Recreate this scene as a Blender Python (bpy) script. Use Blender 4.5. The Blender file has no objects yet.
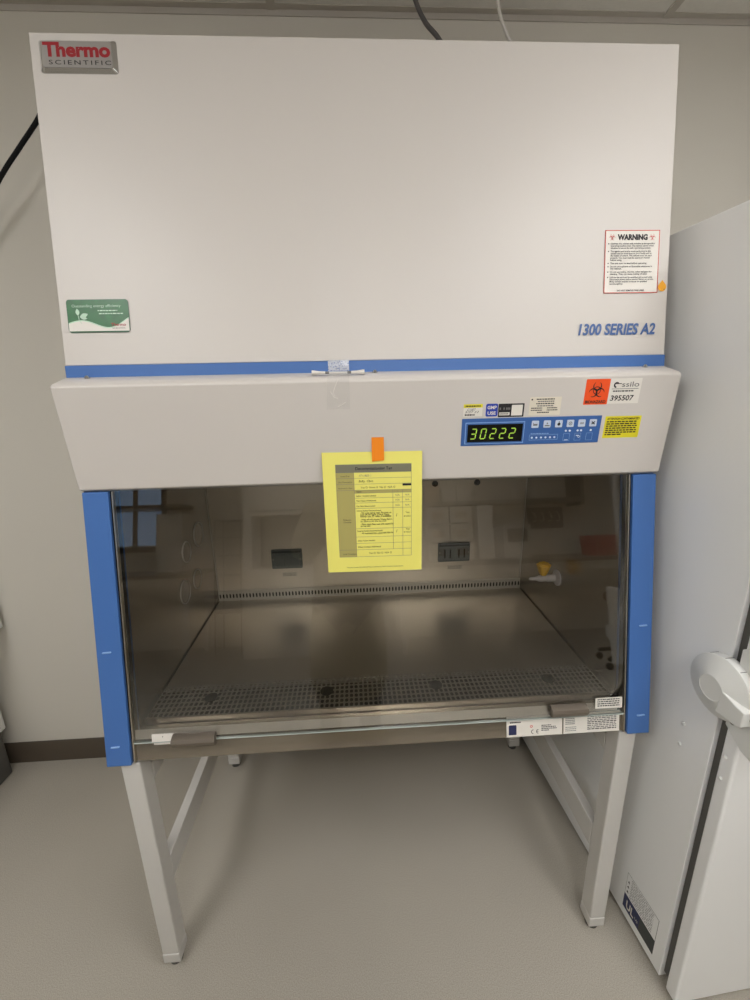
import bpy, math, random
from mathutils import Matrix, Vector
random.seed(7)
C = bpy.context.scene
COL = C.collection
PI = math.pi

# ------------------------------------------------------------------ materials
def lin(c):
    return tuple(((v/255)/12.92 if v/255 <= .04045 else ((v/255+.055)/1.055)**2.4) for v in c)

def mat(name, rgb, rough=.5, metal=0., noise=0., nscale=40., bump=0., bscale=200., spec=.5, coat=0., stretch=None, emit=None, estr=1.):
    m = bpy.data.materials.new(name); m.use_nodes = True
    nt = m.node_tree; b = nt.nodes['Principled BSDF']
    col = lin(rgb)+(1,)
    b.inputs['Base Color'].default_value = col
    b.inputs['Roughness'].default_value = rough
    b.inputs['Metallic'].default_value = metal
    b.inputs['Specular IOR Level'].default_value = spec
    b.inputs['Coat Weight'].default_value = coat
    if emit:
        b.inputs['Emission Color'].default_value = lin(emit)+(1,)
        b.inputs['Emission Strength'].default_value = estr
    tc = nt.nodes.new('ShaderNodeTexCoord'); mp = nt.nodes.new('ShaderNodeMapping')
    nt.links.new(tc.outputs['Object'], mp.inputs['Vector'])
    if stretch: mp.inputs['Scale'].default_value = stretch
    if noise:
        n = nt.nodes.new('ShaderNodeTexNoise'); n.inputs['Scale'].default_value = nscale; n.inputs['Detail'].default_value = 5
        nt.links.new(mp.outputs[0], n.inputs['Vector'])
        mx = nt.nodes.new('ShaderNodeMix'); mx.data_type = 'RGBA'
        mx.inputs[6].default_value = tuple(c*(1-noise) for c in col[:3])+(1,)
        mx.inputs[7].default_value = tuple(min(1, c*(1+noise)) for c in col[:3])+(1,)
        nt.links.new(n.outputs[0], mx.inputs[0]); nt.links.new(mx.outputs[2], b.inputs['Base Color'])
    if bump:
        n2 = nt.nodes.new('ShaderNodeTexNoise'); n2.inputs['Scale'].default_value = bscale; n2.inputs['Detail'].default_value = 3
        nt.links.new(mp.outputs[0], n2.inputs['Vector'])
        bp = nt.nodes.new('ShaderNodeBump'); bp.inputs['Strength'].default_value = bump; bp.inputs['Distance'].default_value = .002
        nt.links.new(n2.outputs[0], bp.inputs['Height']); nt.links.new(bp.outputs[0], b.inputs['Normal'])
    return m

def steel(name, rgb, rough, stretch, rvar=.025):
    """brushed stainless: the grain varies the gloss and the tone a little"""
    m = mat(name, rgb, rough, .85, noise=.03, nscale=1.2)
    return m

def glass(name, tint, ior=1.5):
    m = bpy.data.materials.new(name); m.use_nodes = True
    nt = m.node_tree; nt.nodes.clear()
    o = nt.nodes.new('ShaderNodeOutputMaterial'); t = nt.nodes.new('ShaderNodeBsdfTransparent'); g = nt.nodes.new('ShaderNodeBsdfGlossy')
    f = nt.nodes.new('ShaderNodeFresnel'); mx = nt.nodes.new('ShaderNodeMixShader')
    t.inputs[0].default_value = tint+(1,); g.inputs['Roughness'].default_value = 0.0; g.inputs[0].default_value = (1, 1, 1, 1)
    f.inputs[0].default_value = ior
    nt.links.new(f.outputs[0], mx.inputs[0]); nt.links.new(t.outputs[0], mx.inputs[1]); nt.links.new(g.outputs[0], mx.inputs[2]); nt.links.new(mx.outputs[0], o.inputs[0])
    return m

M = {}
M['panel'] = mat('powder_coat_offwhite', (206, 200, 193), .42, noise=.012, nscale=3, bump=.05, bscale=500)
M['blue'] = mat('blue_paint', (66, 108, 172), .42)
M['wall'] = mat('wall_paint', (216, 211, 200), .85, noise=.015, nscale=2, bump=.08, bscale=300)
M['ceil'] = mat('ceiling_tile', (226, 223, 216), .95, noise=.05, nscale=120, bump=.2, bscale=250)
M['tee'] = mat('ceiling_tee', (190, 184, 174), .5)
M['base'] = mat('rubber_base', (84, 74, 62), .55)
M['freezer'] = mat('freezer_white', (236, 236, 234), .38, bump=.06, bscale=160)
M['plastic'] = mat('white_plastic', (218, 218, 214), .35)
M['gasket'] = mat('grey_gasket', (88, 86, 82), .7)
M['stand'] = mat('stand_paint', (205, 202, 196), .4)
M['steel_side'] = steel('steel_side', (164, 155, 142), .27, (8, 1, .35))  # same stainless, darkened: the side walls' shade is in the colour
M['steel_back'] = steel('steel_back', (226, 219, 208), .38, (.35, 1, 6))  # same stainless, lightened: the back wall's light is in the colour
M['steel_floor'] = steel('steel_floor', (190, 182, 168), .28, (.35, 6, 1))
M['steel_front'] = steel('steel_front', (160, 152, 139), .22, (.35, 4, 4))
M['grip'] = mat('grip_metal', (138, 128, 116), .38, .8)
M['slotmetal'] = mat('slot_strip_metal', (206, 200, 188), .45, .25)
M['steel_trim'] = mat('steel_trim', (214, 208, 198), .3, 1.)
M['grille'] = mat('grille_steel', (176, 170, 158), .42, .7)
M['dark'] = mat('dark_recess', (22, 20, 18), .7)
M['black'] = mat('black_rubber', (14, 14, 15), .6, spec=.2)
M['cable_grey'] = mat('grey_cable', (84, 80, 78), .5)
M['cable_white'] = mat('white_cable', (222, 218, 210), .5)
M['chrome'] = mat('chrome', (215, 215, 215), .12, 1.)
M['badge'] = mat('badge_silver', (172, 168, 164), .35, .6)
M['red'] = mat('red_ink', (150, 6, 24), .5)
M['redlabel'] = mat('red_print', (205, 62, 48), .6)
M['ink'] = mat('black_ink', (24, 22, 24), .6)
M['greyink'] = mat('grey_ink', (112, 110, 108), .6)
M['paper'] = mat('white_label', (226, 221, 212), .5)
M['cream'] = mat('cream_label', (222, 214, 196), .5)
M['green'] = mat('green_print', (4, 96, 38), .35, noise=.45, nscale=60)
M['greendark'] = mat('green_dark_print', (14, 74, 44), .35)
M['greenlight'] = mat('green_pale_print', (186, 216, 190), .35)
M['orange'] = mat('orange_label', (240, 84, 28), .5)
M['orangetape'] = mat('orange_tape', (246, 140, 18), .45)
M['amber'] = mat('amber_sticker', (238, 166, 26), .5)
M['yellow'] = mat('yellow_paper', (232, 224, 112), .7, noise=.02, nscale=30)
M['yellowdark'] = mat('yellow_grey_print', (170, 160, 92), .7)
M['tablehead'] = mat('grey_header_print', (118, 116, 96), .7)
M['yellowlabel'] = mat('yellow_label', (226, 214, 40), .5)
M['label_blue'] = mat('blue_label', (30, 60, 168), .5)
M['navy'] = mat('navy_print', (38, 44, 84), .5)
M['textblue'] = mat('blue_lettering', (66, 98, 152), .5)
M['panelblue'] = mat('panel_blue', (58, 98, 160), .4)
M['paleblue'] = mat('pale_blue', (142, 178, 224), .4)
M['keypad'] = mat('keypad_button', (196, 208, 224), .4)
M['ledwhite'] = mat('indicator_lamp', (216, 226, 240), .4)
M['lcd'] = mat('display_window', (12, 14, 12), .15)
M['digit'] = mat('display_digit', (150, 190, 60), .5, emit=(168, 196, 80), estr=.22)
M['outlet'] = mat('outlet_cover', (104, 110, 106), .3)
M['outletdark'] = mat('outlet_dark', (48, 52, 52), .4)
M['knobyellow'] = mat('yellow_knob', (238, 186, 40), .35)
M['nozzle'] = mat('white_nozzle', (205, 200, 198), .35)
M['bench'] = mat('bench_top', (60, 56, 52), .4)
M['cupboard'] = mat('cupboard_white', (205, 200, 190), .5)
M['lampwhite'] = mat('lamp_diffuser', (240, 240, 235), .6, emit=(251, 250, 250), estr=11.6)
M['troffer'] = mat('troffer_frame', (220, 220, 216), .5)
M['redtub'] = mat('red_plastic', (188, 30, 28), .4)
M['card'] = mat('cardboard', (168, 136, 98), .8)
M['sky'] = mat('window_daylight', (120, 150, 180), .5, emit=(150, 185, 225), estr=1.2)
M['jacket'] = mat('yellow_gown', (190, 180, 152), .8)
M['glass'] = glass('sash_glass', (.92, .915, .90), 1.5)
M['edge'] = mat('glass_edge', (168, 176, 170), .2, coat=.5)

def floor_mat():
    m = mat('speckled_vinyl', (176, 166, 148), .42, spec=.35)
    nt = m.node_tree; b = nt.nodes['Principled BSDF']
    mp = [n for n in nt.nodes if n.type == 'MAPPING'][0]
    n1 = nt.nodes.new('ShaderNodeTexNoise'); n1.inputs['Scale'].default_value = 420; n1.inputs['Detail'].default_value = 4
    n2 = nt.nodes.new('ShaderNodeTexNoise'); n2.inputs['Scale'].default_value = 2.2; n2.inputs['Detail'].default_value = 3
    for n in (n1, n2): nt.links.new(mp.outputs[0], n.inputs['Vector'])
    r = nt.nodes.new('ShaderNodeValToRGB')
    e = r.color_ramp.elements; e[0].position = .36; e[0].color = lin((164, 157, 144))+(1,); e[1].position = .64; e[1].color = lin((188, 182, 170))+(1,)
    nt.links.new(n1.outputs[0], r.inputs[0])
    mx = nt.nodes.new('ShaderNodeMix'); mx.data_type = 'RGBA'; mx.blend_type = 'MULTIPLY'; mx.inputs[0].default_value = 1
    mr = nt.nodes.new('ShaderNodeMapRange'); mr.inputs[3].default_value = .9; mr.inputs[4].default_value = 1.08
    nt.links.new(n2.outputs[0], mr.inputs[0]); nt.links.new(r.outputs[0], mx.inputs[6]); nt.links.new(mr.outputs[0], mx.inputs[7]); nt.links.new(mx.outputs[2], b.inputs['Base Color'])
    return m
M['floor'] = floor_mat()

def tape_mat():
    m = bpy.data.materials.new('clear_tape'); m.use_nodes = True
    nt = m.node_tree; b = nt.nodes['Principled BSDF']
    b.inputs['Base Color'].default_value = (.8, .8, .8, 1); b.inputs['Roughness'].default_value = .12
    n = nt.nodes.new('ShaderNodeTexVoronoi'); n.inputs['Scale'].default_value = 260
    tc = nt.nodes.new('ShaderNodeTexCoord'); nt.links.new(tc.outputs['Object'], n.inputs['Vector'])
    mr = nt.nodes.new('ShaderNodeMapRange'); mr.inputs[1].default_value = .2; mr.inputs[2].default_value = .5; mr.inputs[3].default_value = .10; mr.inputs[4].default_value = .5
    sep = nt.nodes.new('ShaderNodeSeparateXYZ'); nt.links.new(tc.outputs['Object'], sep.inputs[0])
    gt = nt.nodes.new('ShaderNodeMath'); gt.operation = 'GREATER_THAN'; gt.inputs[1].default_value = .003      # the bubbly stretch over the blue strip
    nt.links.new(sep.outputs[2], gt.inputs[0])
    mu = nt.nodes.new('ShaderNodeMath'); mu.operation = 'MULTIPLY'
    nt.links.new(n.outputs[0], mr.inputs[0]); nt.links.new(mr.outputs[0], mu.inputs[0]); nt.links.new(gt.outputs[0], mu.inputs[1])
    ad = nt.nodes.new('ShaderNodeMath'); ad.operation = 'ADD'; ad.inputs[1].default_value = .1
    nt.links.new(mu.outputs[0], ad.inputs[0]); nt.links.new(ad.outputs[0], b.inputs['Alpha'])
    return m
M['tape'] = tape_mat()

# ------------------------------------------------------------------ mesh builder
class MB:
    def __init__(s): s.v = []; s.f = []; s.m = []; s.mats = []
    def mi(s, m):
        if m not in s.mats: s.mats.append(m)
        return s.mats.index(m)
    def add(s, vs, fs, m, X=None):
        o = len(s.v); k = s.mi(m)
        for v in vs:
            v = Vector(v); s.v.append(tuple(X @ v) if X else tuple(v))
        for f in fs: s.f.append([i+o for i in f]); s.m.append(k)
        return s
    def box(s, x0, x1, y0, y1, z0, z1, m, X=None):
        vs = [(x, y, z) for z in (z0, z1) for y in (y0, y1) for x in (x0, x1)]
        return s.add(vs, [(0, 2, 3, 1), (4, 5, 7, 6), (0, 1, 5, 4), (2, 6, 7, 3), (0, 4, 6, 2), (1, 3, 7, 5)], m, X)
    def prism(s, poly, a, b, m, X=None):
        """polygon in local xy (counter-clockwise) extruded in z from a to b"""
        n = len(poly)
        vs = [(x, y, a) for x, y in poly]+[(x, y, b) for x, y in poly]
        fs = [tuple(range(n))[::-1], tuple(range(n, 2*n))]+[(i, (i+1) % n, n+(i+1) % n, n+i) for i in range(n)]
        return s.add(vs, fs, m, X)
    def xprism(s, prof, x0, x1, m):
        """profile in (y,z) counter-clockwise seen from +x, extruded along x"""
        n = len(prof)
        vs = [(x0, y, z) for y, z in prof]+[(x1, y, z) for y, z in prof]
        fs = [tuple(range(n))[::-1], tuple(range(n, 2*n))]+[(i, (i+1) % n, n+(i+1) % n, n+i) for i in range(n)]
        return s.add(vs, fs, m)
    def lathe(s, prof, m, X=None, n=32):
        """prof: (radius, height) list; axis local z"""
        vs = []; fs = []
        for r, h in prof:
            for i in range(n): vs.append((r*math.cos(2*PI*i/n), r*math.sin(2*PI*i/n), h))
        for k in range(len(prof)-1):
            for i in range(n):
                j = (i+1) % n; fs.append((k*n+i, k*n+j, (k+1)*n+j, (k+1)*n+i))
        fs.append(tuple(range(n))[::-1]); fs.append(tuple(range((len(prof)-1)*n, len(prof)*n)))
        return s.add(vs, fs, m, X)
    def tube(s, pts, r, m, n=10, X=None):
        pts = [Vector(p) for p in pts]; vs = []; fs = []; up = Vector((.13, .2, 1)).normalized()
        for i, p in enumerate(pts):
            t = (pts[min(i+1, len(pts)-1)]-pts[max(i-1, 0)]).normalized()
            a = t.cross(up)
            if a.length < .05: a = t.cross(Vector((1, 0, 0)))
            a.normalize(); b = t.cross(a)
            for k in range(n): vs.append(p+r*(a*math.cos(2*PI*k/n)+b*math.sin(2*PI*k/n)))
        for i in range(len(pts)-1):
            for k in range(n):
                j = (k+1) % n; fs.append((i*n+k, i*n+j, (i+1)*n+j, (i+1)*n+k))
        fs.append(tuple(range(n))[::-1]); fs.append(tuple(range((len(pts)-1)*n, len(pts)*n)))
        return s.add(vs, fs, m, X)
    def text(s, txt, x, y, size, m, X, bold=0., shear=0., align='LEFT', space=1., width=None, h=.0003, sx=1.):
        cu = bpy.data.curves.new('t', 'FONT'); cu.body = txt; cu.size = 1.; cu.offset = bold; cu.shear = shear
        cu.align_x = align; cu.space_character = space; cu.resolution_u = 3; cu.fill_mode = 'FRONT'
        ob = bpy.data.objects.new('t', cu); COL.objects.link(ob)
        dg = bpy.context.evaluated_depsgraph_get(); dg.update()
        me = bpy.data.meshes.new_from_object(ob.evaluated_get(dg))
        if me.vertices:
            xs = [v.co.x for v in me.vertices]
            k = size; kx = size*sx
            if width: kx = width/max(1e-6, max(xs)-min(xs))
            x_off = x - (min(xs)*kx if (width and align == 'LEFT') else 0)
            s.add([(v.co.x*kx+x_off, v.co.y*k+y, h) for v in me.vertices], [tuple(p.vertices) for p in me.polygons], m, X)
        bpy.data.objects.remove(ob); bpy.data.curves.remove(cu); bpy.data.meshes.remove(me)
        return s
    def lines(s, x0, x1, y, h, m, X, fill=.8, z=.0003, seed=0):
        """a row of print too small to read: word-length dashes"""
        rr = random.Random(seed*91+int(y*1e5)); x = x0
        end = x0+(x1-x0)*fill
        while x < end:
            w = (x1-x0)*rr.uniform(.05, .14); w = min(w, end-x)
            if w > h*.5: s.add([(x, y, z), (x+w, y, z), (x+w, y+h, z), (x, y+h, z)], [(0, 1, 2, 3)], m, X)
            x += w+(x1-x0)*.022
        return s
    def build(s, name, parent=None, origin=None, bevel=0., smooth=True, seg=3, ang=35):
        me = bpy.data.meshes.new(name)
        o = Vector(origin) if origin is not None else (Vector(parent['_o']) if parent is not None and '_o' in parent else Vector((0, 0, 0)))
        me.from_pydata([tuple(Vector(v)-o) for v in s.v], [], s.f)
        for m in s.mats: me.materials.append(M[m])
        me.polygons.foreach_set('material_index', s.m)
        if smooth:
            me.polygons.foreach_set('use_smooth', [True]*len(me.polygons)); me.set_sharp_from_angle(angle=math.radians(ang))
        me.update()
        ob = bpy.data.objects.new(name, me); COL.objects.link(ob)
        if parent is not None: ob.parent = parent
        else: ob.location = o
        ob['_o'] = tuple(o)
        if bevel:
            b = ob.modifiers.new('bevel', 'BEVEL'); b.width = bevel; b.segments = seg; b.limit_method = 'ANGLE'; b.angle_limit = math.radians(40); b.harden_normals = True
        return ob

def tag(o, label, cat, group=None):
    o['label'] = label; o['category'] = cat
    if group: o['group'] = group
    return o
def thing(name, loc, label, cat, group=None):
    o = bpy.data.objects.new(name, None); COL.objects.link(o); o.location = loc; o.empty_display_size = .1; o['_o'] = tuple(loc)
    return tag(o, label, cat, group)
def struct(o): o['kind'] = 'structure'; return o

def rrect(x0, x1, y0, y1, r, n=4):
    p = []
    for cx, cy, a in ((x1-r, y1-r, 0), (x0+r, y1-r, 90), (x0+r, y0+r, 180), (x1-r, y0+r, 270)):
        for k in range(n+1):
            t = math.radians(a+90*k/n); p.append((cx+r*math.cos(t), cy+r*math.sin(t)))
    return p

class Plane:
    """a slanted front: profile points A (top) and B (bottom) as (y,z); local x right, y up the slope, z out towards the room"""
    def __init__(s, A, B):
        s.A = A; s.B = B
        u = Vector((0, A[0]-B[0], A[1]-B[1])).normalized(); x = Vector((1, 0, 0)); n = x.cross(u); s.u = u; s.n = n
        s.m = Matrix(((x.x, u.x, n.x, 0), (x.y, u.y, n.y, A[0]), (x.z, u.z, n.z, A[1]), (0, 0, 0, 1)))
    def y(s, z): return (z-s.A[1])/s.u.z       # local y of a world height
    def Y(s, z): return s.A[0]+(z-s.A[1])*(s.B[0]-s.A[0])/(s.B[1]-s.A[1])
UP = Plane((-.0278, 2.228), (-.1194, 1.6103))
HD = Plane((-.1764, 1.5696), (-.1535, 1.3522))
CO = Plane((-.1506, 1.3443), (-.2608, .7173))

# ------------------------------------------------------------------ room shell
XL, XR, YF, YB, H = -3.4, 3.4, .493, -4.3, 2.63
struct(MB().box(XL, XR, YB, YF, -.05, 0, 'floor').build('floor'))
struct(MB().box(XL, XR, YF, YF+.1, 0, H, 'wall').build('wall_front'))
struct(MB().box(XL, XR, YB-.1, YB, 0, H, 'wall').build('wall_back'))
struct(MB().box(XL-.1, XL, YB-.1, YF+.1, 0, H, 'wall').build('wall_left'))
struct(MB().box(XR, XR+.1, YB-.1, YF+.1, 0, H, 'wall').build('wall_right'))
cm = MB().box(XL, XR, YB, YF, H, H+.05, 'ceil')
for k in range(-2, 3):
    x = -.247+k*1.191
    if XL < x < XR: cm.box(x-.012, x+.012, YB, YF, H-.004, H+.001, 'tee')
for k in range(8):
    y = YF-.60-.6*k
    cm.box(XL, XR, y-.012, y+.012, H-.0035, H+.001, 'tee')
struct(cm.build('ceiling'))
tr = MB().box(XL, XR, YF-.022, YF, H-.002, H+.001, 'tee').box(XL, XR, YF-.004, YF, H-.016, H-.002, 'tee')
struct(tr.build('trim_1'))
bb = MB().xprism([(YF-.007, 0), (YF, 0), (YF, .102), (YF-.003, .102), (YF-.007, .096)], XL, XR, 'base')
struct(bb.build('baseboard_front'))

# ------------------------------------------------------------------ ceiling lights (outside the frame, they light the room)
def troffer(x, y, label, sx=.3, sy=.6):
    t = thing('ceiling_light', (x, y, H-.02), label, 'light', 'boxed ceiling lights')
    f = MB()
    for a, b, c, d in ((x-sx, x+sx, y-sy, y-sy+.02), (x-sx, x+sx, y+sy-.02, y+sy), (x-sx, x-sx+.02, y-sy, y+sy), (x+sx-.02, x+sx, y-sy, y+sy)):
        f.box(a, b, c, d, H-.02, H, 'troffer')
    f.build('frame', t)
    MB().box(x-sx+.02, x+sx-.02, y-sy+.02, y+sy-.02, H-.075, H-.004, 'lampwhite').build('diffuser', t)  # dropped box shape added so its sides light the upper wall
troffer(-1.25, -1.6, 'boxed ceiling light above the left of the cabinet')
troffer(1.05, -1.4, 'boxed ceiling light above the freezer')
troffer(.15, -2.3, 'boxed ceiling light in the middle of the room')

# ------------------------------------------------------------------ stand under the cabinet
st = thing('equipment_stand', (0, .1, 0), 'off-white tubular steel stand with four legs carrying the cabinet', 'stand')
def leg(sx, y0):
    a, b = (.583, .628); x0, x1 = (a, b) if sx > 0 else (-b, -a)
    l = MB().box(x0, x1, y0, y0+.048, .055, .712, 'stand').build('leg', st, bevel=.004)
    MB().box(x0-.0008, x1+.0008, y0-.0008, y0+.0488, .022, .055, 'stand').build('leg_sleeve', l, bevel=.003)
    MB().lathe([(.011, .026), (.011, .008), (.016, .007), (.017, .0), ], 'gasket', Matrix.Translation(((x0+x1)/2, y0+.024, 0)), 20).build('levelling_foot', l)
for sx in (-1, 1):
    for y0 in (-.2487, .385): leg(sx, y0)
for s in (-1, 1):
    x0, x1 = (.5835, .610) if s > 0 else (-.610, -.5835)
    MB().box(x0, x1, -.2, .386, .270, .350, 'stand').build('lower_side_rail', st, bevel=.003)
    MB().box(x0, x1, -.2, .386, .612, .662, 'stand').build('upper_side_rail', st, bevel=.003)
MB().box(-.585, .585, .395, .43, .64, .70, 'stand').build('rear_rail', st, bevel=.003)

# ------------------------------------------------------------------ biosafety cabinet
W = .65
cab = thing('biosafety_cabinet', (0, .1, .717), 'tall white and blue biological safety cabinet with a sloped glass sash, on a metal stand', 'safety cabinet')
hs = MB().xprism([(-.1194+.0015, 1.6115), (.46, 1.6115), (.46, 2.228), (-.0278, 2.228)], -W, W, 'panel')
hs.build('upper_housing', cab, bevel=.002)
MB().xprism([(UP.Y(1.587), 1.587), (.40, 1.587), (.40, 1.6115), (UP.Y(1.6115)-.0012, 1.6115)], -W, W, 'blue').build('blue_strip', cab, bevel=.0008)
hood = MB().xprism([(-.138, 1.344), (-.085, 1.344), (-.085, 1.588), (-.121, 1.588), (-.170, 1.5735), (-.1764, 1.5680), (-.1535, 1.3522)], -.6525, .6525, 'panel').build('hood', cab, bevel=.003)
# screws on the seam
for x in (-.603, -.002, .600):
    MB().lathe([(.006, 0), (.006, .003), (.003, .006)], 'chrome', Matrix.Translation((x, -.130, 1.585)), 12).build('screw', cab)
# columns, guides, side panels
for s in (-1, 1):
    def xs(a, b): return (a, b) if s > 0 else (-b, -a)
    x0, x1 = xs(.5945, W)
    zt, zb = 1.3455, .7173
    col = MB().xprism([(CO.Y(zt), zt), (CO.Y(zb), zb), (CO.Y(zb)+.05, zb), (CO.Y(zt)+.05, zt)], x0, x1, 'blue').build('corner_column', cab, bevel=.0018)
    for zc in (.988, .765):
        X = CO.m @ Matrix.Translation((s*.6265, CO.y(zc), 0)) @ Matrix.Rotation(math.radians(3), 4, 'Z')
        MB().box(-.0095, .0095, -.0016, .0016, -.001, .003, 'paleblue', X).build('slot_clip', col, bevel=.0008)
    g0, g1 = xs(.588, .5945)
    MB().xprism([(CO.Y(zt)+.008, zt), (CO.Y(zb)+.008, zb+.004), (CO.Y(zb)+.03, zb+.004), (CO.Y(zt)+.03, zt)], g0, g1, 'dark').build('sash_channel', cab)
    g0, g1 = xs(.5855, .588)
    MB().xprism([(CO.Y(zt)+.002, zt), (CO.Y(zb)+.002, zb+.004), (CO.Y(zb)+.012, zb+.004), (CO.Y(zt)+.012, zt)], g0, g1, 'steel_trim').build('sash_edge_strip', cab)
    p0, p1 = xs(.606, .648)
    MB().xprism([(CO.Y(1.587)+.05, 1.587), (CO.Y(zb)+.05, zb), (.46, zb), (.46, 1.587)], p0, p1, 'panel').build('side_panel', cab)
    i0, i1 = xs(.5957, .605)
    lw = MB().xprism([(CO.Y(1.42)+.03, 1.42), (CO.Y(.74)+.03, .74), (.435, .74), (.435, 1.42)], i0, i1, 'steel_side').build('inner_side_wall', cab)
    if s < 0: left_wall = lw
    MB().tube([(s*.5945, .434, .80), (s*.5945, .434, 1.42)], .0035, 'slotmetal', 8).build('lit_corner_bead', cab)  # pale colour paints the light caught along the corner bend
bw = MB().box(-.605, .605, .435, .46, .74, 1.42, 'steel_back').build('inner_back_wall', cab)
for x in (.246, .405):
    MB().lathe([(.012, 0), (.011, .004), (.006, .005)], 'outletdark', Matrix.Translation((x, .435, 1.205)) @ Matrix.Rotation(PI/2, 4, 'X'), 18).build('dark_disc', bw)  # two dark discs high on the back wall
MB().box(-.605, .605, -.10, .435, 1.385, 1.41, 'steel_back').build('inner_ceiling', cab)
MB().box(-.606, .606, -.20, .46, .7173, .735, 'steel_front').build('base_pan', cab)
# work surface and slotted strip at the rear
MB().box(-.592, .592, -.066, .428, .752, .7685, 'steel_floor').build('work_surface', cab, bevel=.001)
def slotted(name, x0, nx, px, y0, ny, py, hw, hh, X, m, mdark, parent, th=.0015, depth=.006, skip=None):
    """sheet of metal with real slots cut through and a dark backing sheet for the cavity shade"""
    b = MB(); k = 8
    for i in range(nx):
        for j in range(ny):
            cx, cy = x0+(i+.5)*px, y0+(j+.5)*py
            out = [(cx+px/2*a, cy+py/2*c) for a, c in ((1, 0), (1, 1), (0, 1), (-1, 1), (-1, 0), (-1, -1), (0, -1), (1, -1))]
            r = min(hw, hh)*.75
            inn = [(cx+hw, cy), (cx+hw-r*.3, cy+hh-r*.3), (cx, cy+hh), (cx-hw+r*.3, cy+hh-r*.3), (cx-hw, cy), (cx-hw+r*.3, cy-hh+r*.3), (cx, cy-hh), (cx+hw-r*.3, cy-hh+r*.3)]
            vs = [(x, y, 0) for x, y in out]+[(x, y, 0) for x, y in inn]+[(x, y, -th) for x, y in inn]
            fs = []
            for q in range(8):
                n = (q+1) % 8; fs.append((q, n, 8+n, 8+q)); fs.append((8+q, 8+n, 16+n, 16+q))
            b.add(vs, fs, m, X)
    b.add([(x0, y0, -depth), (x0+nx*px, y0, -depth), (x0+nx*px, y0+ny*py, -depth), (x0, y0+ny*py, -depth)], [(0, 1, 2, 3)], mdark, X)  # dark sheet paints the shade inside the slots
    return b
b = slotted('', -.594, 94, 1.188/94, 0, 1, .03, .0034, .0092, Matrix.Translation((0, .424, .7725)) @ Matrix.Rotation(PI/2, 4, 'X'), 'slotmetal', 'dark', None)
b.box(-.594, .594, .424, .435, .8025, .807, 'slotmetal').box(-.594, .594, .424, .435, .7685, .7725, 'slotmetal')
b.build('rear_slot_strip', cab, smooth=False)
gy0, gy1 = -.180, -.068
b = slotted('', -.588, 94, 1.176/94, gy0, 7, (gy1-gy0)/7, .0047, .0067, Matrix.Translation((0, 0, .776)), 'grille', 'dark', None, depth=.02)
b.box(-.590, .590, gy0-.004, gy0, .750, .7765, 'steel_trim')
gr = b.build('front_grille', cab, smooth=False)
for x in (-.450, -.147, .146, .455):
    MB().lathe([(.017, 0), (.017, .0015), (.0145, .0028)], 'black', Matrix.Translation((x, -.120, .7762)), 24).build('grille_cap', gr)
for x0 in (-.002,):
    MB().box(x0-.0008, x0+.0008, gy0, gy1, .7762, .7768, 'dark').build('grille_joint', gr)
# stainless front trim below the sash
o6 = .007
fr = MB().xprism([(CO.Y(.722)+o6, .722), (-.20, .722), (-.186, .745), (-.186, .762), (-.226, .764), (-.2285, .787), (-.232, .7895), (CO.Y(.774)+o6, .774)], -.5945, .5945, 'steel_front').build('front_trim', cab, bevel=.0012)
MB().xprism([(CO.Y(.774)+o6, .7742), (-.232, .7897), (-.2318, .7903), (CO.Y(.774)+o6-.0003, .7748)], -.590, .590, 'slotmetal').build('ledge_highlight', cab)  # paler strip over the trim: the ledge's highlight put into the colour
# glass sash
zt, zb = 1.352, .770
gl = MB().xprism([(CO.Y(zt)+.001, zt), (CO.Y(zb)+.001, zb), (CO.Y(zb)+.006, zb), (CO.Y(zt)+.006, zt)], -.5855, .5855, 'glass').build('glass_sash', cab, smooth=False)
MB().xprism([(CO.Y(zb)+.0005, zb+.0008), (CO.Y(zb)-.0003, zb-.0012), (CO.Y(zb)+.0062, zb-.0012), (CO.Y(zb)+.0062, zb)], -.5855, .5855, 'edge').build('polished_edge', gl)
# finger grips
for x0, x1, zc in ((-.494, -.396, .7765), (.398, .487, .792)):
    X = CO.m @ Matrix.Translation((0, CO.y(zc), 0))
    prof = [(-.013, 0), (.013, 0), (.013, .006), (.006, .017), (-.002, .020), (-.013, .012)]
    b = MB(); n = len(prof)
    b.add([(x0, a, c) for a, c in prof]+[(x1, a, c) for a, c in prof], [tuple(range(n)), tuple(range(n, 2*n))[::-1]]+[(i, n+i, n+(i+1) % n, (i+1) % n) for i in range(n)], 'grip', X)
    b.build('sash_grip', gl, bevel=.0015)

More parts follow.
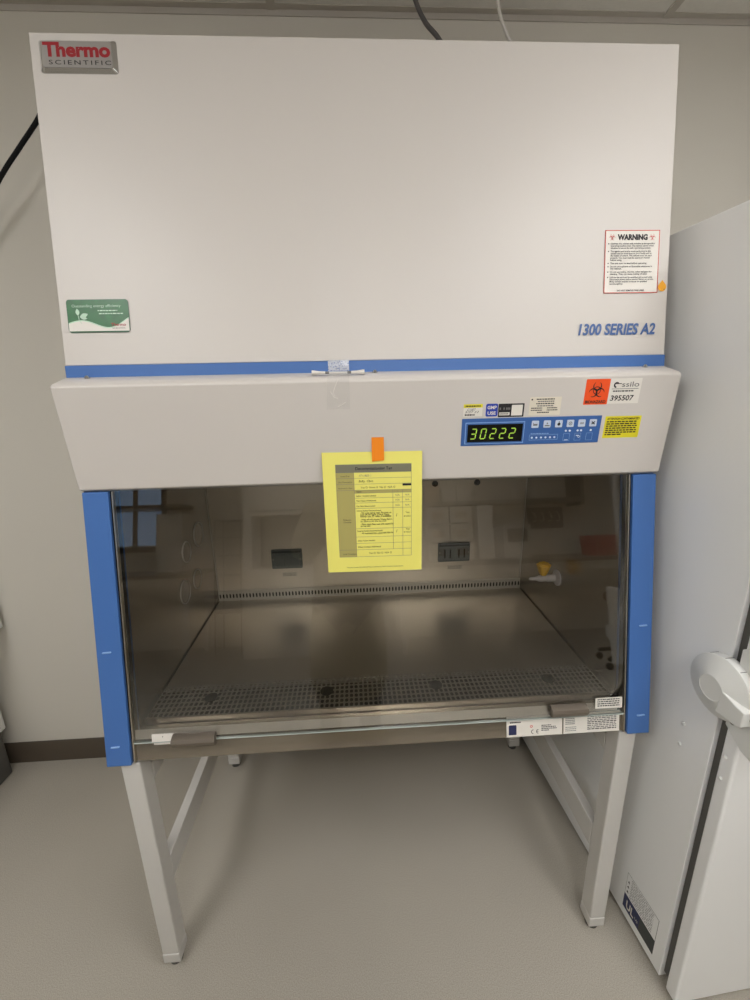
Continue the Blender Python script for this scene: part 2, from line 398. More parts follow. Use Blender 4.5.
# outlets on the back wall
def outlet(x0, x1, z0, z1, kind):
    X = Matrix.Translation((0, .435, 0)) @ Matrix.Rotation(PI/2, 4, 'X')
    o = MB().prism(rrect(x0, x1, z0, z1, .004), 0, .008, 'outlet', X)
    o.box(x0+.004, x1-.004, z1-.012, z1-.004, .008, .0115, 'outletdark', X)
    o = o.build('outlet_box', cab, bevel=.001)
    w = (x1-x0)
    for k in (0, 1):
        a = x0+w*(.12+.44*k); c = a+w*.34
        if kind == 'cover':
            MB().box(a, c, z0+.006, z1-.016, .008, .014, 'outlet', X).build('outlet_flap', o, bevel=.001)
        else:
            s_ = MB().box(a, c, z0+.008, z1-.014, .008, .010, 'outlet', X)
            for q in (.2, .7): s_.box(a+(c-a)*q, a+(c-a)*(q+.12), z0+.016, z1-.024, .010, .011, 'dark', X)
            s_.build('socket', o)
    for a in (x0+.006, x1-.006): MB().lathe([(.0025, 0), (.0025, .0015)], 'chrome', X @ Matrix.Translation((a, (z0+z1)/2, .008)), 10).build('outlet_screw', o)
    lb = MB().box(x0+w*.3, x1-w*.2, z0-.036, z0-.018, 0, .0004, 'steel_trim', X)
    for k in range(3): lb.lines(x0+w*.33, x1-w*.22, z0-.024-k*.005, .0018, 'greyink', X, .95, .0006, k)
    lb.build('outlet_label', cab)
outlet(-.380, -.264, .892, .969, 'cover')
outlet(.261, .386, .892, .968, 'socket')
# pale-rimmed rings on the left inner wall
for y, z, r in ((.313, 1.084, .042), (.199, 1.064, .034), (.253, .945, .034), (.150, .950, .038)):
    X = Matrix.Translation((-.5957, y, z)) @ Matrix.Rotation(PI/2, 4, 'Y')
    MB().lathe([(r, 0), (r, .003), (r-.001, .004), (r-.002, .004), (r-.003, .002)], 'slotmetal', X, 36).lathe([(r-.003, .0015), (r-.003, .0022)], 'steel_side', X, 36).build('wall_ring', left_wall)
# service valve on the right inner wall
v = MB().lathe([(.026, 0), (.026, .004), (.020, .008), (.012, .010), (.012, .036), (.0095, .040), (.0105, .048), (.0105, .060), (.006, .072), (.004, .092), (.002, .094)], 'nozzle',
               Matrix.Translation((.5957, .145, .944)) @ Matrix.Rotation(-PI/2, 4, 'Y'), 24).build('service_valve', cab)
kx = .547
b = MB().lathe([(.006, 0), (.006, .014)], 'nozzle', Matrix.Translation((kx, .145, .950)), 16)
kn = []
for r, h in ((.010, .012), (.013, .018), (.021, .042), (.0215, .046), (.016, .048), (.015, .052), (.008, .052)): kn.append((r, h))
vs = []; fs = []; n = 30
for r, h in kn:
    for i in range(n):
        rr = r*(1+(.10 if r > .012 else 0)*math.cos(5*2*PI*i/n)); vs.append((rr*math.cos(2*PI*i/n), rr*math.sin(2*PI*i/n), h))
for k in range(len(kn)-1):
    for i in range(n): fs.append((k*n+i, k*n+(i+1) % n, (k+1)*n+(i+1) % n, (k+1)*n+i))
fs += [tuple(range(n))[::-1], tuple(range((len(kn)-1)*n, len(kn)*n))]
b.add(vs, fs, 'knobyellow', Matrix.Translation((kx, .145, .945)))
b.build('valve_knob', v)

# --- badge
X = UP.m @ Matrix.Translation((-.5595, UP.y(2.1855), 0))
b = MB().prism(rrect(-.073, .073, -.029, .029, .005), 0, .001, 'chrome', X)
a1, a2 = rrect(-.073, .073, -.029, .029, .005), rrect(-.066, .066, -.0235, .0235, .003); n = len(a1)
b.add([(x, y, .001) for x, y in a1]+[(x, y, .006) for x, y in a2], [(i, (i+1) % n, n+(i+1) % n, n+i) for i in range(n)]+[tuple(range(n, 2*n))], 'chrome', X)
b.prism(rrect(-.065, .065, -.0228, .0228, .003), .006, .0066, 'badge', X)
b.text('Thermo', -.0625, -.0035, .0335, 'red', X, bold=.042, width=.1255, h=.0069)
b.text('SCIENTIFIC', -.0535, -.0180, .0110, 'ink', X, space=1.35, width=.1165, h=.0069, bold=.005)
b.build('badge', cab, smooth=False)

# --- biohazard sign
def annulus(b, cx, cy, r0, r1, m, X, a0=0, a1=360, z=.0004, n=20, ox=0, oy=0):
    vs = []; fs = []
    for i in range(n+1):
        t = math.radians(a0+(a1-a0)*i/n)
        vs += [(cx+r1*math.cos(t), cy+r1*math.sin(t), z), (cx+ox+r0*math.cos(t), cy+oy+r0*math.sin(t), z)]
    for i in range(n): fs.append((2*i, 2*i+2, 2*i+3, 2*i+1))
    b.add(vs, fs, m, X)
def biohazard(b, cx, cy, s, m, X, z=.0004):
    for a in (90, 210, 330):
        t = math.radians(a); px, py = cx+.46*s*math.cos(t), cy+.46*s*math.sin(t)
        annulus(b, px, py, .39*s, .50*s, m, X, a+38, a+322, z, 28, .07*s*math.cos(t), .07*s*math.sin(t))
    annulus(b, cx, cy, .36*s, .44*s, m, X, 0, 360, z+.00005, 24)
    annulus(b, cx, cy, .001*s, .13*s, m, X, 0, 360, z+.00005, 12)

# --- warning label
x0, x1, z0, z1 = .504, .6255, UP.y(1.7425), UP.y(1.8705)
X = UP.m
b = MB().box(x0, x1, z0, z1, 0, .0004, 'paper', X)
for a in ((x0, x1, z0, z0+.0014), (x0, x1, z1-.0014, z1), (x0, x0+.0014, z0, z1), (x1-.0014, x1, z0, z1)): b.box(*a, 0, .0007, 'redlabel', X)
hgt = z1-z0
b.text('WARNING', (x0+x1)/2-.0335, z1-.0195, .0150, 'ink', X, bold=.055, width=.067, h=.0008)
biohazard(b, x0+.0155, z1-.0145, .0078, 'redlabel', X, .0006); biohazard(b, x1-.0165, z1-.0145, .0078, 'redlabel', X, .0006)
rows = [('Operate this cabinet with window at the specified', 1), ('operating position only. The cabinet alarms when', 0), ('window is not at the safe operating position.', 0), None,
        ('The agents used and/or work performed in this', 1), ('cabinet may be hazardous to your health and to', 0), ('the health of others. The cabinet must be used', 0), ('properly. You must read the operators manual', 0), ('before using.', 0), None,
        ('This unit must be level before operating.', 1), None, ('Do not use explosive or flammable substances in', 1), ('this cabinet.', 0), None,
        ('Do not use iodine, chlorine, other halogens for', 1), ('cleaning. They can cause rusting of steel.', 0), None,
        ('Unit to be serviced by qualified personnel only.', 1), ('Disconnect power before service. Return to service', 0), ('Many contact trained in-house or qualified', 0), ('service agency.', 0)]
y = z1-.0290
for r in rows:
    if r is None: y -= .0021; continue
    t, bu = r
    if bu: b.box(x0+.007, x0+.009, y+.0002, y+.0024, .0004, .0007, 'ink', X)
    b.text(t, x0+.0125, y, .0046, 'ink', X, width=.098*min(1., len(t)/49), h=.0008, bold=.015)
    y -= .0045
b.text('DO NOT REMOVE THIS LABEL', (x0+x1)/2-.031, z0+.0038, .0046, 'ink', X, width=.062, h=.0008, bold=.02)
b.build('warning_label', cab, smooth=False)['label'] = 'white warning label with a thin red border'

# --- amber drop sticker
b = MB(); pts = []
for i in range(17):
    t = math.radians(-220+260*i/16); pts.append((.0092*math.cos(t), .0092*math.sin(t)))
pts.append((0, .0145)); b.prism(pts, 0, .0005, 'amber', UP.m @ Matrix.Translation((.6360, UP.y(1.7545), 0)))
b.prism([(-.0008, -.0008), (.0012, -.0003), (.0006, .0012)], .0005, .0008, 'ink', UP.m @ Matrix.Translation((.640, UP.y(1.749), 0)))
b.build('drop_sticker', cab, smooth=False)['label'] = 'small amber drop-shaped sticker'

# --- series lettering
b = MB().text('1300 SERIES A2', .4495, UP.y(1.6565), .0325, 'textblue', UP.m, bold=.032, shear=.20, width=.175, h=.0004)
b.build('series_lettering', cab, smooth=False)['label'] = 'blue slanted lettering'

# --- green efficiency label
x0, x1, z0, z1 = -.634, -.5095, UP.y(1.677), UP.y(1.742)
b = MB().prism(rrect(x0, x1, z0, z1, .006), 0, .0004, 'greendark', X)
b.prism(rrect(x0+.0012, x1-.0012, z0+.0018, z1-.001, .005), .0004, .0006, 'green', X)
L = x1-x0-.003
top = [(x0+.0015+L*i/30, z0+.0145+.0125*math.sin(-.6+2*PI*(i/30)*1.02+PI*.35)*(.45+.55*i/30)+.006*(i/30)) for i in range(31)]
pale = [(p[0], p[1]+.0022) for p in top]
b.add([(x, y_, .0007) for x, y_ in pale]+[(x, z0+.003, .0007) for x, _ in pale], [(i, 31+i, 32+i, i+1) for i in range(30)], 'greenlight', X)
b.add([(x, y_, .0008) for x, y_ in top]+[(x, z0+.0028, .0008) for x, _ in top], [(i, 31+i, 32+i, i+1) for i in range(30)], 'paper', X)
b.text('Outstanding energy efficiency', x0+.011, z1-.0155, .0078, 'greenlight', X, width=.098, h=.0009)
b.lines(x0+.062, x1-.006, z1-.0235, .0022, 'greenlight', X, .7, .0009, 3); b.lines(x0+.064, x1-.004, z1-.0295, .0022, 'greenlight', X, .9, .0009, 5)
def leafpoly(cx, cy, ang, ln, wd):
    ca, sa = math.cos(math.radians(ang)), math.sin(math.radians(ang)); p = []
    for i in range(9): u = i/8; p.append((u*ln, wd*math.sin(PI*u)))
    for i in range(7, 0, -1): u = i/8; p.append((u*ln, -wd*math.sin(PI*u)))
    return [(cx+x*ca-y_*sa, cy+x*sa+y_*ca, .0009) for x, y_ in p]
for a in ((x0+.022, z1-.032, 95, .014, .004), (x0+.025, z1-.035, 20, .018, .0045), (x0+.026, z1-.036, -8, .014, .003)):
    p = leafpoly(*a); b.add(p, [tuple(range(len(p)))], 'greenlight', X)
b.tube([(x0+.022, z1-.032, .0008), (x0+.0235, z1-.042, .0008), (x0+.028, z1-.048, .0008)], .0006, 'greenlight', 5, X)
b.text('Thermo', x1-.038, z0+.0125, .0085, 'red', X, width=.030, h=.0009, bold=.02)
b.text('SCIENTIFIC', x1-.036, z0+.007, .0036, 'ink', X, width=.027, h=.0009)
b.build('efficiency_label', cab, smooth=False)['label'] = 'green and white rounded label with a leaf'

# --- control panel on the hood
X = HD.m
def hz(z): return HD.y(z)
def pu(px): return .182+(px-461.4)/(599.2-461.4)*.310          # spacing read off the keypad
b = MB().box(.182, .492, hz(1.4255), hz(1.4850), 0, .0012, 'panelblue', X)
cp = b.build('control_panel', cab, bevel=.0004, smooth=False)
dsp = MB().box(.190, .321, hz(1.4295), hz(1.4765), .0012, .0018, 'paleblue', X).box(.1915, .3195, hz(1.431), hz(1.475), .0018, .0022, 'panelblue', X)
dsp.box(.195, .3165, hz(1.434), hz(1.472), .0022, .0028, 'lcd', X).build('display_window', cp, smooth=False)
b = MB()
SEG = {'3': 'abgcd', '0': 'abcdef', '2': 'abged'}
for i, ch in enumerate('30222'):
    cx = .2015+i*.0214; cy = hz(1.4412); w, h_ = .0105, .0215
    def P(x, y_): return (cx+x*w+(y_)*h_*.16, cy+y_*h_)
    segs = {'a': ((0, 1), (1, 1)), 'g': ((0, .5), (1, .5)), 'd': ((0, 0), (1, 0)), 'f': ((0, .5), (0, 1)), 'b': ((1, .5), (1, 1)), 'e': ((0, 0), (0, .5)), 'c': ((1, 0), (1, .5))}
    for c in SEG[ch]:
        (ax, ay), (bx, by) = segs[c]; p, q = Vector(P(ax, ay)), Vector(P(bx, by)); d = (q-p).normalized(); nn = Vector((-d.y, d.x))*.00125
        p, q = p+d*.0012, q-d*.0012
        vs = [p-d*.0006, p+nn, q+nn, q+d*.0006, q-nn, p-nn]
        b.add([(v_.x, v_.y, .0030) for v_ in vs][::-1], [tuple(range(6))], 'digit', X)
b.build('display_digits', cp, smooth=False)
icons = ['ON', 'ALM', '*', 'O', 'UV', 'X']
for k, px in enumerate((533.4, 545.2, 556.8, 568.3, 579.7, 591.0)):
    cx = pu(px); cy = hz(1.4695)
    bt = MB().prism(rrect(cx-.0078, cx+.0078, cy-.0078, cy+.0078, .0018), .0012, .0024, 'keypad', X)
    if k == 2: bt.prism([(cx+.0035*math.cos(t*PI/5), cy-.001+.0035*math.sin(t*PI/5)) for t in range(10)], .0024, .0026, 'ink', X).box(cx-.0008, cx+.0008, cy+.002, cy+.0052, .0024, .0026, 'ink', X)
    elif k == 3: annulus(bt, cx, cy, .0026, .0040, 'greyink', X, z=.0027); annulus(bt, cx, cy, .0001, .0012, 'greyink', X, z=.0027)
    elif k == 5:
        for a in (40, -40): bt.box(-.0045, .0045, -.0011, .0011, .0024, .0027, 'ink', X @ Matrix.Translation((cx, cy, 0)) @ Matrix.Rotation(math.radians(a), 4, 'Z'))
    elif k == 4:
        annulus(bt, cx-.0020, cy, .0012, .0022, 'greyink', X, z=.0027); annulus(bt, cx+.0022, cy, .0012, .0022, 'greyink', X, z=.0027)
    elif k == 1:
        bt.box(cx-.0052, cx+.0052, cy-.0045, cy-.0022, .0024, .0027, 'greyink', X).prism([(cx-.002, cy), (cx+.002, cy), (cx, cy+.004)], .0024, .0027, 'greyink', X)
    else: bt.box(cx-.0048, cx+.0048, cy-.003, cy+.0008, .0024, .0027, 'greyink', X).box(cx-.0048, cx-.0034, cy+.001, cy+.003, .0024, .0027, 'greyink', X)
    bt.build('keypad_button', cp, smooth=False)
for px in (531.6, 536.2, 540.8, 545.3, 549.8, 554.2):
    MB().lathe([(.0021, .0012), (.0021, .0022)], 'ledwhite', X @ Matrix.Translation((pu(px), hz(1.4400), 0)), 14).build('indicator', cp)
for px, z in ((564.9, 1.4535), (568.8, 1.4535), (576.7, 1.4535), (580.2, 1.4535), (589.9, 1.4535)):
    MB().lathe([(.0022, .0012), (.0022, .0022)], 'ledwhite', X @ Matrix.Translation((pu(px), hz(z), 0)), 14).build('indicator', cp)
b = MB()
def frame(b, x0, x1, y0, y1, t, m, z0, z1):
    b.box(x0, x1, y0, y0+t, z0, z1, m, X).box(x0, x1, y1-t, y1, z0, z1, m, X).box(x0, x0+t, y0, y1, z0, z1, m, X).box(x1-t, x1, y0, y1, z0, z1, m, X)
frame(b, pu(529), pu(557.5), hz(1.4345), hz(1.4465), .0006, 'paleblue', .0012, .0014)
b.lines(pu(530), pu(549), hz(1.448), .0016, 'paleblue', X, .95, .0015, 2)
for c in (566.3, 577.5, 589.2): frame(b, pu(c-3.2), pu(c+3.2), hz(1.4315), hz(1.4475), .0005, 'paleblue', .0012, .0014)
b.box(pu(564.6), pu(568.2), hz(1.4325), hz(1.4338), .0012, .0016, 'ledwhite', X)
annulus(b, pu(578.7), hz(1.4400), .0016, .0026, 'ledwhite', X, z=.0018); b.box(pu(575.8), pu(578.6), hz(1.4415), hz(1.4432), .0012, .0016, 'ledwhite', X)
b.build('keypad_print', cp, smooth=False)

# --- stickers around the panel
def sticker(name, x0, x1, z0, z1, m, P=HD, th=.0004, rnd=.001):
    b = MB().prism(rrect(x0, x1, P.y(z0), P.y(z1), rnd, 2), 0, th, m, P.m); return b
b = sticker('', .184, .225, 1.4895, 1.5155, 'paper'); b.box(.184, .225, hz(1.508), hz(1.5155), .0004, .0006, 'yellowlabel', X)
b.lines(.188, .224, hz(1.510), .003, 'ink', X, .9, .0008, 1)
b.text('C1007', .192, hz(1.5015), .007, 'ink', X, width=.018, h=.0008, shear=.3)
b.text('5/27 22', .187, hz(1.497), .006, 'ink', X, width=.030, h=.0008, shear=.3); b.lines(.187, .216, hz(1.4915), .003, 'ink', X, .75, .0008, 7)
b.build('dated_sticker', cab, smooth=False)['label'] = 'small white sticker with a yellow band and handwriting'
b = sticker('', .2325, .2585, 1.4885, 1.5155, 'label_blue', rnd=.003)
b.text('GMP', .2355, hz(1.5045), .0095, 'paper', X, width=.020, h=.0008, bold=.03); b.text('USE', .2365, hz(1.4925), .0095, 'paper', X, width=.018, h=.0008, bold=.03)
b.build('use_sticker', cab, smooth=False)['label'] = 'small blue sticker reading GMP USE'
b = sticker('', .2595, .316, 1.4865, 1.5150, 'ink'); b.box(.2620, .2850, hz(1.4905), hz(1.4965), .0004, .0006, 'paper', X)
b.lines(.262, .286, hz(1.502), .005, 'greyink', X, .98, .0008, 3); b.lines(.263, .284, hz(1.4925), .002, 'ink', X, .9, .0009, 4)
b.box(.2885, .3125, hz(1.4895), hz(1.5120), .0004, .0006, 'paper', X)
b.build('asset_sticker', cab, smooth=False)['label'] = 'small black and white sticker'
b = sticker('', .327, .396, 1.4885, 1.5270, 'cream')
b.box(.330, .333, hz(1.5205), hz(1.5235), .0004, .0008, 'ink', X)
for k in range(4): b.lines(.341+.003*(k % 2), .385, hz(1.5215-.0047*k), .0022, 'greyink' if k % 2 else 'ink', X, .9, .0008, 20+k)
for k in range(2): b.lines(.331, .358, hz(1.5030-.0045*k), .002, 'ink', X, .9, .0008, 30+k); b.lines(.366, .392, hz(1.5030-.0045*k), .002, 'ink', X, .9, .0008, 40+k)
b.lines(.345, .376, hz(1.4935), .0022, 'ink', X, .9, .0008, 50)
b.build('rating_sticker', cab, smooth=False)['label'] = 'small cream sticker with fine print'
b = sticker('', .445, .4975, 1.5085, 1.5615, 'orange'); biohazard(b, .4705, hz(1.5380), .0190, 'ink', X, .0008)
b.text('BIOHAZARD', .4485, hz(1.5115), .0082, 'ink', X, width=.045, h=.0008, bold=.03)
b.build('biohazard_sticker', cab, smooth=False)['label'] = 'orange biohazard sticker'
b = sticker('', .4985, .567, 1.5095, 1.5620, 'paper')
annulus(b, .512, hz(1.5485), .0030, .0062, 'ink', X, 40, 270, .0008, 16); b.box(.507, .523, hz(1.5505), hz(1.5520), .0004, .0008, 'ink', X)
b.text('ssilo', .524, hz(1.5445), .0150, 'greyink', X, width=.038, h=.0008, bold=.008)
b.box(.503, .562, hz(1.5400), hz(1.5408), .0004, .0008, 'ink', X); b.lines(.506, .555, hz(1.5345), .0026, 'ink', X, .95, .0008, 61)
b.text('395507', .503, hz(1.5160), .0155, 'ink', X, width=.052, h=.0008, bold=.02, shear=.1)
b.build('number_sticker', cab, smooth=False)['label'] = 'white sticker with a six-digit number'
b = sticker('', .501, .5825, 1.4345, 1.4825, 'yellowlabel')
b.text('ATTENTION CONTAMINATED', .505, hz(1.4745), .0062, 'ink', X, width=.073, h=.0008, bold=.03)
for k in range(7): b.lines(.505, .579, hz(1.4690-.0047*k), .0027, 'ink', X, .95 if k < 6 else .5, .0008, 70+k)
b.build('caution_sticker', cab, smooth=False)['label'] = 'yellow sticker with black print'

# --- labels on the front trim
T = Plane((CO.Y(.782)+o6-.0008, .782), (CO.Y(.722)+o6-.0008, .722)); X = T.m
def tz(z): return T.y(z)
b = MB().box(.2945, .4330, tz(.7235), tz(.7745), 0, .0003, 'paper', X)
b.text('IP 20', .301, tz(.7655), .0060, 'ink', X, width=.015, h=.0006); b.lines(.350, .374, tz(.7655), .0032, 'ink', X, .98, .0006, 1)
b.lines(.303, .330, tz(.7585), .003, 'ink', X, .98, .0006, 2)
b.prism(rrect(.300, .319, tz(.7285), tz(.7535), .002), .0003, .0005, 'navy', X); b.lines(.304, .316, tz(.740), .005, 'paper', X, .9, .0007, 3)
annulus(b, .356, tz(.748), .002, .0035, 'redlabel', X, z=.0006)
annulus(b, .361, tz(.7345), .0040, .0056, 'ink', X, 90, 270, .0006); annulus(b, .3735, tz(.7345), .0040, .0056, 'ink', X, 90, 270, .0006); b.box(.369, .3735, tz(.7340), tz(.7352), .0003, .0006, 'ink', X)
for k in range(4): b.lines(.381, .421, tz(.7480-.0042*k), .0022, 'ink', X, (.6, .9, .95, .5)[k], .0006, 10+k)
b.lines(.415, .425, tz(.768), .002, 'greyink', X, .9, .0006, 5)
b.build('nameplate_label', cab, smooth=False)['label'] = 'white label with a navy square and CE mark'
b = MB().box(.4365, .5770, tz(.7235), tz(.7745), 0, .0003, 'paper', X)
for k in range(5): b.lines(.441, .466, tz(.7650-.0045*k), .0024, 'greyink', X, .95, .0006, 20+k)
for k in range(3): b.lines(.441, .480, tz(.7390-.0045*k), .0018, 'greyink', X, .7, .0006, 30+k)
for k in range(9): b.lines(.496, .573, tz(.7670-.0045*k), .0026, 'greyink' if k not in (4, 8) else 'ink', X, .95, .0006, 40+k)
b.build('notice_label', cab, smooth=False)['label'] = 'white label with fine print under the right grip'
X = CO.m
b = MB().box(.512, .579, CO.y(.7870), CO.y(.8140), 0, .0005, 'paper', X)
for k in range(4): b.lines(.517, .575, CO.y(.8085-.0052*k), .0028, 'ink', X, .95, .0008, 60+k)
b.build('sash_sticker', gl, smooth=False)['label'] = 'white sticker on the glass at lower right'
b = MB().box(-.5430, -.4925, CO.y(.7715), CO.y(.7905), 0, .0005, 'paper', X)
b.lines(-.520, -.508, CO.y(.782), .003, 'ink', X, .98, .0008, 4); b.lines(-.503, -.495, CO.y(.783), .003, 'greyink', X, .98, .0008, 4)
b.build('sash_sticker', gl, smooth=False)['label'] = 'small white sticker beside the left grip'
X = T.m
b = MB().box(-.5420, -.4925, tz(.7595), tz(.7670), 0, .0005, 'paper', X); b.lines(-.506, -.496, tz(.7625), .003, 'ink', X, .98, .0008, 4)
b.build('strip_sticker', cab, smooth=False)

# ------------------------------------------------------------------ yellow tag taped to the hood
pt = thing('paper_tag', (-.013, -.18, 1.145), 'yellow printed decommissioning tag hanging over the glass from orange tape', 'paper')
TP = Plane((-.1640, 1.4190), (-.1925, 1.1500))
hT = 1.419; hB = 1.150
class TPc:
    pass
NX, NY = 12, 16
xa0, xa1 = -.1235, .0970; xb0, xb1 = -.1200, .0925
def tagpt(u, v_, lift=0):
    """u across 0..1, v up 0..1: paper that sags a little at the corners"""
    xl = xb0+(xa0-xb0)*v_; xr = xb1+(xa1-xb1)*v_
    x = xl+(xr-xl)*u; z = hB+(hT-hB)*v_+(.001-.002*u)
    y = -.1622-.0290*(1-v_)**1.1-.0015*math.sin(PI*v_)
    y -= .0022*math.sin(PI*u*1.0)*(1-v_)*.6+lift
    return (x, y, z)
def sheet(b, u0, u1, v0, v1, m, lift, nx=NX, ny=NY):
    vs = [tagpt(u0+(u1-u0)*i/nx, v0+(v1-v0)*j/ny, lift) for j in range(ny+1) for i in range(nx+1)]
    b.add(vs, [(j*(nx+1)+i, j*(nx+1)+i+1, (j+1)*(nx+1)+i+1, (j+1)*(nx+1)+i) for j in range(ny) for i in range(nx)], m)
b = MB(); sheet(b, 0, 1, 0, 1, 'yellow', 0)
vs = [tagpt(i/NX, j/NY, -.0003) for j in range(NY+1) for i in range(NX+1)]
b.add(vs, [(j*(NX+1)+i, (j+1)*(NX+1)+i, (j+1)*(NX+1)+i+1, j*(NX+1)+i+1) for j in range(NY) for i in range(NX)], 'yellow')
uL, uR, vT, vB = .13, .89, .90, .13
sheet(b, uL, uR, .835, vT, 'tablehead', .0004, 6, 2)
sheet(b, uL, uL+.18, vB, .835, 'yellowdark', .0004, 3, 12)
sheet(b, uL+.18, uR, .665, .69, 'yellowdark', .0004, 6, 1)
def hl(v_, u0, u1, t=.0022): sheet(b, u0, u1, v_-t/2, v_+t/2, 'greyink', .0006, 5, 1)
def vl(u, v0, v1, t=.003): sheet(b, u-t/2, u+t/2, v0, v1, 'greyink', .0006, 1, 8)
for v_ in (vT, .835, .788, .74, .69, .665, .625, .585, .54, .37, .30, .245, .19, vB): hl(v_, uL if v_ in (vT, .835, .788, .74, .69, .19, vB) else uL+.18, uR)
vl(uL, vB, vT); vl(uR, vB, vT); vl(uL+.18, vB, .835); vl(.70, .19, .69); vl(.80, .13, .69)
def ptext(t, u, v_, su, m='ink', bold=.0, sh=0.):
    """lettering bent onto the sheet; su = width as a share of the sheet"""
    q = MB(); q.text(t, 0, 0, 1., m, Matrix.Identity(4), bold=bold, shear=sh)
    mx = max(p[0] for p in q.v); k = su/mx; sc = k*(xa1-xa0)/(hT-hB)
    b.add([tagpt(u+p[0]*k, v_+p[1]*sc, .0008) for p in q.v], q.f, m)
ptext('Decommissioning Tag', .325, .855, .37, bold=.02)
ptext('Asset ID #', .175, .800, .09); ptext('Unit Description', .15, .752, .14); ptext('Reviewed For Move', .15, .703, .14)
ptext('1711802-1', .355, .800, .13, 'greyink', sh=.3); ptext('Bsfty. Cbnt.', .355, .755, .15, 'ink', sh=.3)
ptext('Yes O  Some X  No O  N/A O', .375, .704, .35)
sheet(b, .80, .888, .72, .737, 'ink', .0006, 2, 1)
ptext('Item', .33, .671, .05); ptext('Y / N', .715, .671, .04, 'greyink')
for t, v_, w in (('Lights / Outlets Labeled', .637, .20), ('Thin Closure Performed', .597, .20), ('Gas Valve Disconnected', .553, .19), ('Internal Surface Decontaminated', .515, .25),
                 ('External Surface Decontaminated', .345, .26), ('Other Action Needed', .262, .18), ('Other Contact Addressed', .208, .24)): ptext(t, .325, v_, w, bold=.01)
for k, v_ in enumerate((.495, .480, .465, .440, .425, .400, .385)):
    ptext(['- No acid piping used, Process no', 'vials left for leave, Check Chute', 'Power use. IT refer, if available', '- Wipe off with Alcohol Wipes, Before', 'use, allow to dry after the work', '- Place clean filter seal with zipped lid', 'on top side'][k], .36, v_, (.32, .30, .32, .33, .27, .34, .10)[k], bold=.01)
ptext('- All equipment flow, wiped with 70% IPA', .36, .325, .34, bold=.01)
ptext('Relevant', .185, .44, .08); ptext('Checklist', .185, .42, .08)
for v_ in (.637, .597, .553): ptext('N/A', .725, v_, .045, 'greyink'); ptext('N/A', .825, v_, .045, 'greyink')
ptext('/', .73, .465, .012); ptext('Yes', .83, .49, .04); ptext('4/10/23', .81, .46, .07); ptext('/', .73, .33, .012); ptext('Yes', .83, .35, .04); ptext('4/10/23', .81, .325, .07)
ptext('Level Complete', .165, .150, .14); ptext('Yes O  No O  N/A O', .44, .152, .24)
ptext('Template Number A01-DECOMTAG, Controlled by FORM-G-0003 in Quality System', .20, .035, .60)
b.build('printed_sheet', pt, smooth=False)
b = MB()
for i in range(6):
    pass
zs = [1.4505-(.0505)*i/8 for i in range(9)]
vs = []
for z in zs:
    w = .0133
    for x in (-.0008-w, -.0008+w): vs.append((x, -.1650-(1.4505-z)*.03, z-(.002 if (z == zs[-1] and x < 0) else 0)))
b.add(vs, [(2*i, 2*i+2, 2*i+3, 2*i+1) for i in range(8)], 'orangetape')
b.build('orange_tape', pt, smooth=False)['label'] = 'strip of orange tape'

# ------------------------------------------------------------------ white stick under clear tape on the hood ledge
sk = thing('plastic_stick', (-.080, -.155, 1.585), 'thin white stick with flared ends on the hood ledge, held by clear tape', 'stick')
def ledge_y(z): return -.121-.0019
b = MB().tube([(-.124, -.1525, 1.5862), (-.036, -.1525, 1.5862)], .0022, 'cable_white', 10); b.build('rod', sk)
for s, xx in ((-1, -.121), (1, -.039)):
    MB().lathe([(.0025, -.002), (.003, .010), (.0048, .022), (.0048, .026)], 'paper', Matrix.Translation((xx-s*.012, -.1525, 1.5865)) @ Matrix.Rotation(s*PI/2, 4, 'Y'), 14).build('flared_end', sk)
    MB().lathe([(.0027, 0), (.0027, .008)], 'greyink', Matrix.Translation((xx-s*.014, -.1525, 1.5862)) @ Matrix.Rotation(-s*PI/2, 4, 'Y'), 12).build('grey_band', sk)
# clear tape: from the blue strip over the ledge and down the hood
prof = [(UP.Y(1.613)-.0024, 1.613), (UP.Y(1.600)-.0024, 1.600), (-.1265, 1.5915), (-.1425, 1.5895), (-.1525, 1.5900), (-.160, 1.5860), (-.1712, 1.5765), (-.1778, 1.5700), (HD.Y(1.55)-.0014, 1.55), (HD.Y(1.53)-.0010, 1.53), (HD.Y(1.512)-.0012, 1.512)]
vs = []; n = len(prof)
for k, (y, z) in enumerate(prof):
    sh = -.006*max(0, k-6)/4; wl = .0225
    vs += [(-.0795-wl+sh*.8, y, z), (-.0795+wl+sh*.2, y, z)]
ct = MB().add(vs, [(2*i, 2*i+2, 2*i+3, 2*i+1) for i in range(n-1)], 'tape')
for pth in (((-.080, 1.572), (-.086, 1.560), (-.092, 1.545), (-.088, 1.538)), ((-.097, 1.548), (-.090, 1.536), (-.082, 1.534)), ((-.083, 1.5165), (-.074, 1.521), (-.066, 1.526))):
    ct.tube([(x, HD.Y(z)-.0018, z) for x, z in pth], .0007, 'cable_white', 5)
tag(ct.build('clear_tape', origin=(-.08, -.155, 1.587), smooth=False), 'crinkled piece of clear tape over the blue strip and hood edge', 'tape')

